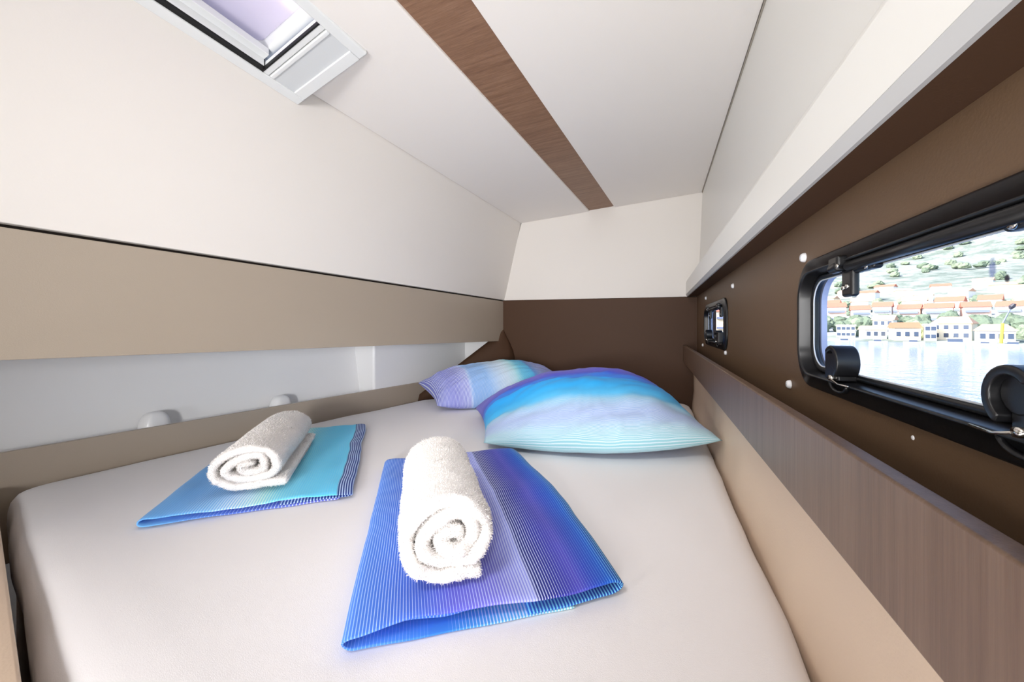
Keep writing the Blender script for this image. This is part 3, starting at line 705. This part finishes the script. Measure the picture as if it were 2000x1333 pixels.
def pillow(name, cs, up, tt, tb, mat, label, seed, pw=(.62, .62), sagz=None, nu=84, nv=60, lift=0., peak=0., front=-.06, skew=0.):
    """cs: corner points FL, FR, BR, BL of the seam; v runs from the back (0) to the front (1)"""
    FL, FR, BR, BL = [Vector(c_) for c_ in cs]; up = Vector(up).normalized()
    Vv, Fc, uvs = [], [], []
    def prof(q, e): return max(0., 1 - abs(q) ** 2.3) ** e
    for side in (1, -1):
        o_ = len(Vv)
        for j in range(nv + 1):
            for i in range(nu + 1):
                u, v = i / nu, j / nv; q, p = 2 * u - 1, 2 * v - 1
                # edges pull in between the corners
                q2 = q * (1 - .055 * (1 - p * p)); p2 = p * (1 - .075 * (1 - q * q)) if p < 0 else p * (1 + front * (1 - q * q))
                uu, vv_ = (q2 + 1) / 2, (p2 + 1) / 2
                b = lerp(lerp(BL, BR, uu), lerp(FL, FR, uu), vv_)
                pk = p + peak * (1 - p * p); hgt = prof(q, pw[0]) * prof(pk, pw[1]); b.z += lift * (1 - q * q) * (1 - v) * (1 + 3 * skew * q); hgt *= 1 + skew * q
                rim_ = min(1, hgt * 3)
                wr = (.012 * nz(q * 2.2 + seed, p * 2.2, seed) + .0068 * nz(q * 6 + p * 5, p * 7 + seed, 3) + .003 * abs(nz(q * 11 + p * 3, p * 3 - seed, 9))) * rim_
                # puckers radiating from the seam
                ed = max(abs(q), abs(p)); wr += .0045 * nz(math.atan2(p, q) * 9, seed) * max(0, ed - .55) * 2 * (1 if side > 0 else .4) * min(1, hgt * 8)
                pt = b + up * ((tt if side > 0 else -tb) * hgt + wr * (1 if side > 0 else .2))
                if sagz is not None: pt.z = max(pt.z, sagz + (.0025 if side > 0 else .0))
                Vv.append(pt); uvs.append((u, v))
        for j in range(nv):
            for i in range(nu):
                a = o_ + j * (nu + 1) + i; q4 = (a, a + 1, a + nu + 2, a + nu + 1); Fc.append(q4 if side < 0 else q4[::-1])
    # weld the two skins round the seam
    N = (nu + 1) * (nv + 1); mp = {}
    for j in range(nv + 1):
        for i in range(nu + 1):
            if i in (0, nu) or j in (0, nv): mp[N + j * (nu + 1) + i] = j * (nu + 1) + i
    Fc = [tuple(mp.get(i, i) for i in f) for f in Fc]
    used = sorted({i for f in Fc for i in f}); ix = {a: b for b, a in enumerate(used)}
    o = mk(name, [Vv[i] for i in used], [tuple(ix[i] for i in f) for f in Fc], mat, None, True, [uvs[i] for i in used])
    tag(o, label, 'pillow'); return o
pillow('pillow', [(-.508, 1.065, -.372), (.188, 1.235, -.336), (.06, 1.74, -.335), (-.745, 1.47, -.362)], (-.02, -.25, 1), .142, .085, 'pillow_front',
       'plump front pillow with bright turquoise to pale blue stripes along its length', 1.7, (.55, .52), MZ + .006, lift=.062, peak=.24, front=.28, skew=.10)
pillow('pillow', [(-.93, 1.455, -.365), (-.36, 1.90, -.36), (-.60, 2.13, -.27), (-1.175, 1.65, -.302)], (.05, -.15, 1), .135, .08, 'pillow_back',
       'pale lilac and aqua striped pillow tucked behind the front pillow', 4.2, (.5, .55), MZ + .006, front=-.02)

# ------------------------------------------------------------------ outside: sea, far shore, hillside town
SEA = -4.5
def dirpx(px): a = (px - CX) / F; v_ = V(a * CO - SI, a * SI + CO, 0); return v_.normalized()
PRO = [(100, -6.5), (149, -5.2), (152, -4.2), (168, -3.4), (200, -.8), (240, 3.6), (290, 11), (360, 22), (450, 38), (600, 78), (800, 150), (1200, 320), (1500, 420)]
def terr(x, y):
    d = math.hypot(x, y)
    for (a, za), (b, zb) in zip(PRO, PRO[1:]):
        if d <= b: t = (d - a) / (b - a); z = lerp(za, zb, t); break
    else: z = PRO[-1][1]
    k_ = min(1, max(0, (d - 190) / 250))
    return z + k_ * (9 * nz(x * .006, y * .006, 2) + 2.5 * nz(x * .03, y * .03, 4)) * min(1.6, d / 400)
k = NT('sea_water'); k.setp(Base_Color=srgb((84, 116, 156)), Roughness=.05); k.p.inputs['IOR'].default_value = 1.33
v = k.coord('Object', (1, 1, 1)); k.bump(k.math('ADD', k.noise(v, .55, 4, .6), k.math('MULTIPLY', k.noise(v, 2.4, 3, .6), .35)), .55, .55); M['sea'] = k.m
xs_ = [-60, 2, 30, 120, 400, 1600]; 
o = mk('sea', [(-300, -900, SEA), (1600, -900, SEA), (1600, 1600, SEA), (-300, 1600, SEA)], [(0, 1, 2, 3)], 'sea')
tag(o, 'calm pale harbour water', None, None, 'structure')
k = NT('hazed_hillside_scrub'); k.setp(Roughness=.95); k.p.inputs['Specular IOR Level'].default_value = .05  # scrub and rock colours greyed and lightened to paint in the distance haze
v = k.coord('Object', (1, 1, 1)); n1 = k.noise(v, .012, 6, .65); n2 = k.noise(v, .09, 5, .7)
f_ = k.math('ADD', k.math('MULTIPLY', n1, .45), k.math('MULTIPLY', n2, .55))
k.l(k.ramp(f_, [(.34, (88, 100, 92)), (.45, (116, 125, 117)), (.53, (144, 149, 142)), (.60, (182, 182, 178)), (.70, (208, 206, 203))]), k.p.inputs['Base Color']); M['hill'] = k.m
rows = []
azs = [math.radians(lerp(-14, 60, i / 150)) for i in range(151)]
ds = [100, 140, 149, 152, 158, 168] + [lerp(185, 460, i / 26) for i in range(27)] + [lerp(490, 1450, i / 34) for i in range(35)]
for d in ds: rows.append([(math.sin(a) * d, math.cos(a) * d, terr(math.sin(a) * d, math.cos(a) * d)) for a in azs])
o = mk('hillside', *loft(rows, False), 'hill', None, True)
tag(o, 'scrub covered rocky hillside rising behind the harbour town', None, None, 'structure')

WALLS = [plain('wall_white', (236, 232, 226), .8), plain('wall_cream', (238, 226, 200), .8), plain('wall_ochre', (232, 214, 188), .8), plain('wall_pink', (226, 196, 184), .8)]
ROOFS = [plain('tile_red', (198, 120, 98), .85, var=(2, .8)), plain('tile_pale', (214, 168, 140), .85, var=(2, .85)), plain('tile_brown', (170, 120, 92), .85, var=(2, .85))]
GLZ = plain('far_window', (70, 82, 104), .3)
BALC = plain('balcony_shade', (120, 130, 160), .6)
def house(name, px, d, w, dep, h, rh, wm, rm, rot, label, group=None, wins=(0, 0), balc=0, hip=.0, sink=0.):
    u = dirpx(px); c_ = u * d; rx = V(u.y, -u.x, 0)                  # rx: to the right as seen from the boat
    cr, sr = math.cos(rot), math.sin(rot); a = rx * cr + u * sr; b = u * cr - rx * sr
    zb = min(terr(*(c_ + a * s1 * w / 2 + b * s2 * dep / 2).xy) for s1 in (-1, 1) for s2 in (-1, 1)) - sink
    zf = terr(*(c_ - b * dep / 2).xy)
    top = max(zf, zb) + h
    root = empty(name, (c_.x, c_.y, zb)); tag(root, label, 'house', group)
    O = V(c_.x, c_.y, 0)
    mk('wall', *obox(O, a, b, V(0, 0, 1), (-w / 2, w / 2), (-dep / 2, dep / 2), (zb, top)), wm, root)
    if rh > 0:
        e = .35; W2, D2_ = w / 2 + e, dep / 2 + e; hp = W2 * (1 - hip)
        P = [O + a * s1 * W2 + b * s2 * D2_ + V(0, 0, top) for s1, s2 in ((-1, -1), (1, -1), (1, 1), (-1, 1))] + [O - a * hp + V(0, 0, top + rh), O + a * hp + V(0, 0, top + rh)]
        mk('roof', P, [(0, 1, 5, 4), (2, 3, 4, 5), (1, 2, 5), (3, 0, 4), (3, 2, 1, 0)], rm, root)
    else:
        mk('roof', *obox(O, a, b, V(0, 0, 1), (-w / 2 - .2, w / 2 + .2), (-dep / 2 - .2, dep / 2 + .2), (top, top + .35)), wm, root)
    nx, nz_ = wins
    for i in range(nx):
        for j in range(nz_):
            xx = (i + .5) / nx * w - w / 2; zz = top - h + (j + .32) * h / nz_
            mk('window', *obox(O, a, b, V(0, 0, 1), (xx - .45, xx + .45), (-dep / 2 - .06, -dep / 2 + .05), (zz, zz + min(1.3, h / nz_ * .5))), GLZ, root)
    for j in range(balc):
        zz = top - h + (j + .25) * h / balc
        mk('balcony', *obox(O, a, b, V(0, 0, 1), (-w * .42, w * .42), (-dep / 2 - .9, -dep / 2 + .05), (zz, zz + .9)), BALC, root)
    return root
# waterfront
house('waterfront_house', 1766, 158, 5.4, 5, 3.6, 1.6, WALLS[2], ROOFS[2], .25, 'beige waterfront house with brownish gable roof, left of the leafy gap', None, (3, 1))
house('waterfront_house', 1864, 163, 7.2, 6, 4.6, 2.0, WALLS[1], ROOFS[1], -.2, 'large cream waterfront house with pale terracotta roof in the middle of the shore', None, (4, 2), hip=.35)
house('waterfront_house', 1816, 157, 2.2, 3, 4.4, 0, WALLS[0], ROOFS[1], .1, 'narrow white flat roofed annexe left of the large cream house', None, (2, 2))
house('waterfront_house', 1942, 157, 5.8, 6, 3.0, 1.7, WALLS[0], ROOFS[1], .12, 'low white waterfront house with pale hipped roof behind the yellow crane', None, (4, 1), hip=.4)
house('waterfront_house', 1652, 166, 4.6, 5, 3.8, 0, WALLS[0], ROOFS[0], .0, 'white flat roofed waterfront house at the left edge of the near portlight', None, (4, 2))
house('waterfront_house', 1704, 162, 5.0, 5, 2.8, 1.3, WALLS[0], ROOFS[1], .3, 'low white waterfront house with pale roof beside the flat roofed one', None, (3, 1))
house('waterfront_house', 1728, 178, 5.0, 5, 5.0, 1.6, WALLS[0], ROOFS[1], -.2, 'two storey white house set back behind the beige waterfront house', None, (3, 2))
# terraced rows higher up
rnd = random.Random(5)
ORD = ['first', 'second', 'third', 'fourth', 'fifth', 'sixth', 'seventh', 'eighth', 'ninth', 'tenth', 'eleventh', 'twelfth']
def plen(px): return math.hypot(1, (px - CX) / F)
def row(name, px0, d0, dj, wr, hr, rh, walls, roofs, rj, gap, balc, text, group):
    px, i = px0, 0
    while px < 2030 and i < 12:
        ww = rnd.uniform(*wr); k_ = F * plen(px) / d0 * plen(px); px += ww / 2 * k_
        house(name, px, d0 + rnd.uniform(-dj, dj), ww, 9, rnd.uniform(*hr), rh, WALLS[rnd.choice(walls)], ROOFS[rnd.choice(roofs)], rnd.uniform(-rj, rj), ORD[i] + text, group, (0, 0), balc)
        px += (ww / 2 + rnd.uniform(*gap)) * k_; i += 1
row('terraced_block', 1612, 231, 2, (5.5, 8), (5.2, 7.2), 2.2, (0, 0, 3), (0,), .12, (1.2, 2.5), 2, ' from the left of the red roofed terraced blocks with balconies above the trees', 'terraced blocks above the waterfront')
row('upper_house', 1606, 268, 4, (6, 9), (4.2, 6.2), 2.4, (0, 0, 1), (0, 0, 1), .15, (2.0, 5.0), 1, ' from the left in the upper row of red roofed houses', 'upper row of houses')
for i in range(11):
    house('hill_house', 1612 + i * 38 + rnd.uniform(-8, 8), 320 + (i * 37) % 60, rnd.uniform(7, 10), 8, rnd.uniform(3.5, 5.5), 1.8, WALLS[rnd.choice((0, 0, 1))], ROOFS[rnd.choice((0, 1))], rnd.uniform(-.4, .4),
          'small pale house scattered on the lower hillside above the town', 'scattered hillside houses')
for i, (px, d) in enumerate(((1366, 192), (1418, 188), (1394, 240), (1440, 238))):
    house('far_town_house', px, d, 9, 8, rnd.uniform(7, 10), 2.2, WALLS[(3, 2)[i % 2]], ROOFS[0], rnd.uniform(-.15, .15),
          'pinkish town house seen through the far portlight', 'houses seen through the far portlight', (0, 0), 2)
# trees
LEAF = [plain('foliage_dark', (118, 132, 114), .9, .1, bump=(2.5, 1, .5), var=(1.5, .6)), plain('foliage_mid', (138, 150, 128), .9, .1, bump=(2.5, 1, .5), var=(1.5, .65)), plain('foliage_yellow', (168, 174, 130), .9, .1, bump=(2.5, 1, .5), var=(1.5, .7))]  # leaf colours muted and paled, haze is painted into them
crowns = []
for q in range(5):
    bm = bmesh.new(); bmesh.ops.create_icosphere(bm, subdivisions=3, radius=1)
    for v_ in bm.verts:
        n_ = v_.co.normalized(); v_.co *= 1 + .38 * nz(n_.x * 1.6 + q * 9, n_.y * 1.6, n_.z * 1.6) + .16 * nz(n_.x * 5, n_.y * 5 + q, n_.z * 5)
        v_.co.z = max(v_.co.z, -.75) + .75
    me = bpy.data.meshes.new('tree_crown'); bm.to_mesh(me); bm.free()
    me.materials.append(LEAF[(0, 1, 0, 1, 2)[q]]); crowns.append(me)
def tree(px, d, r, h, q, label, group=None):
    u = dirpx(px) * d; z = terr(u.x, u.y)
    o = bpy.data.objects.new('tree', crowns[q]); C.objects.link(o); o.location = (u.x, u.y, z + OZ - .2); o.scale = (r, r, h / 1.75); o.rotation_euler.z = rnd.uniform(0, 6)
    tag(o, label, 'tree', group); return o
taken = [(o_.location.x, o_.location.y, 7.5) for o_ in C.objects if o_.type == 'EMPTY' and o_.get('category') == 'house']
def free(px, d, r):
    u = dirpx(px) * d
    if any(math.hypot(u.x - a, u.y - b) < r + c_ for a, b, c_ in taken): return False
    taken.append((u.x, u.y, r)); return True
tree(1800, 166, 1.5, 4.4, 4, 'yellow green tree between the beige and the cream waterfront houses')
tree(1682, 170, 1.3, 3.5, 1, 'green tree behind the low white waterfront houses')
tree(2000, 168, 1.6, 4.0, 1, 'green shrubby tree right of the yellow crane')
for i in range(260):
    px, d, r = rnd.uniform(1600, 2060), rnd.uniform(180, 219), rnd.uniform(2.2, 4.0)
    if free(px, d, r * 1.15): tree(px, d, r, rnd.uniform(3.5, 5.6), rnd.choice((0, 0, 1, 2, 3)), 'dark green tree in the belt between waterfront and terraced blocks', 'tree belt behind the waterfront')
for i in range(95):
    px, d, r = rnd.uniform(1600, 2060), rnd.uniform(250, 760), rnd.uniform(2.2, 4.0)
    if free(px, d, r * 1.2): tree(px, d, r, rnd.uniform(3, 6), rnd.choice((0, 1, 3)), 'small green tree scattered over the hillside', 'hillside trees')
# boats along the quay
BW = plain('boat_white', (238, 238, 240), .3)
def boat(px, d, L, label):
    u = dirpx(px); c_ = u * d; a = V(u.y, -u.x, 0); b = u
    root = empty('motorboat', (c_.x, c_.y, SEA)); tag(root, label, 'boat')
    st = []
    for t, wd in ((-.5, .8), (-.2, 1.0), (.2, .95), (.38, .6), (.5, .06)):
        sh = SEA + .55 * L / 6 + (.25 * L / 6 if t > .3 else 0); q = c_ + a * L * t; hw = L * .16 * wd
        st.append([V(q.x, q.y, SEA - .1) - b * hw * .6, V(q.x, q.y, sh) - b * hw, V(q.x, q.y, sh) + b * hw, V(q.x, q.y, SEA - .1) + b * hw * .6])
    mk('hull', *loft(st, True, True, True), BW, root)
    z0 = SEA + .5 * L / 6
    mk('cabin', *merge(obox(V(c_.x, c_.y, 0), a, b, V(0, 0, 1), (-L * .22, L * .16), (-L * .1, L * .1), (z0, z0 + L * .13))), GLZ, root)
    mk('cabin_roof', *obox(V(c_.x, c_.y, 0), a, b, V(0, 0, 1), (-L * .25, L * .18), (-L * .12, L * .12), (z0 + L * .13, z0 + L * .16)), BW, root)
for px, d, L, lab in ((1650, 147, 4.5, 'small white motorboat moored farthest left along the quay'), (1715, 146, 3.8, 'white motorboat moored below the beige waterfront house'), (1785, 146, 4., 'white motorboat moored below the yellow green tree'),
                      (1868, 145, 6.5, 'long white motor yacht moored in front of the cream house'), (1925, 147, 3.4, 'white motorboat moored left of the yellow crane'), (1980, 145, 4.2, 'white motorboat moored right of the yellow crane')):
    boat(px, d, L, lab)
# yellow crane on the quay
u = dirpx(1955); c_ = u * 150.5; a = V(u.y, -u.x, 0); z0 = -4.4
root = empty('quay_crane', (c_.x, c_.y, z0)); tag(root, 'slim yellow crane with a dark hook block standing on the quay', 'crane')
P = V(c_.x, c_.y, 0)
mk('mast', *tube([P + V(0, 0, z0), P + a * .25 + V(0, 0, z0 + 5.2)], [.34, .26], 8), plain('crane_yellow', (236, 200, 70), .5), root)
mk('boom', *tube([P + a * .25 + V(0, 0, z0 + 5.1), P + a * 1.6 + V(0, 0, z0 + 9.4)], [.16, .12], 8), plain('crane_grey', (120, 128, 140), .5), root)
mk('hook_block', *tube([P + a * 1.35 + V(0, 0, z0 + 8.6), P + a * 1.6 + V(0, 0, z0 + 9.2), P + a * 2.0 + V(0, 0, z0 + 9.9)], [.25, .55, .3], 8), plain('crane_dark', (52, 50, 58), .5), root)
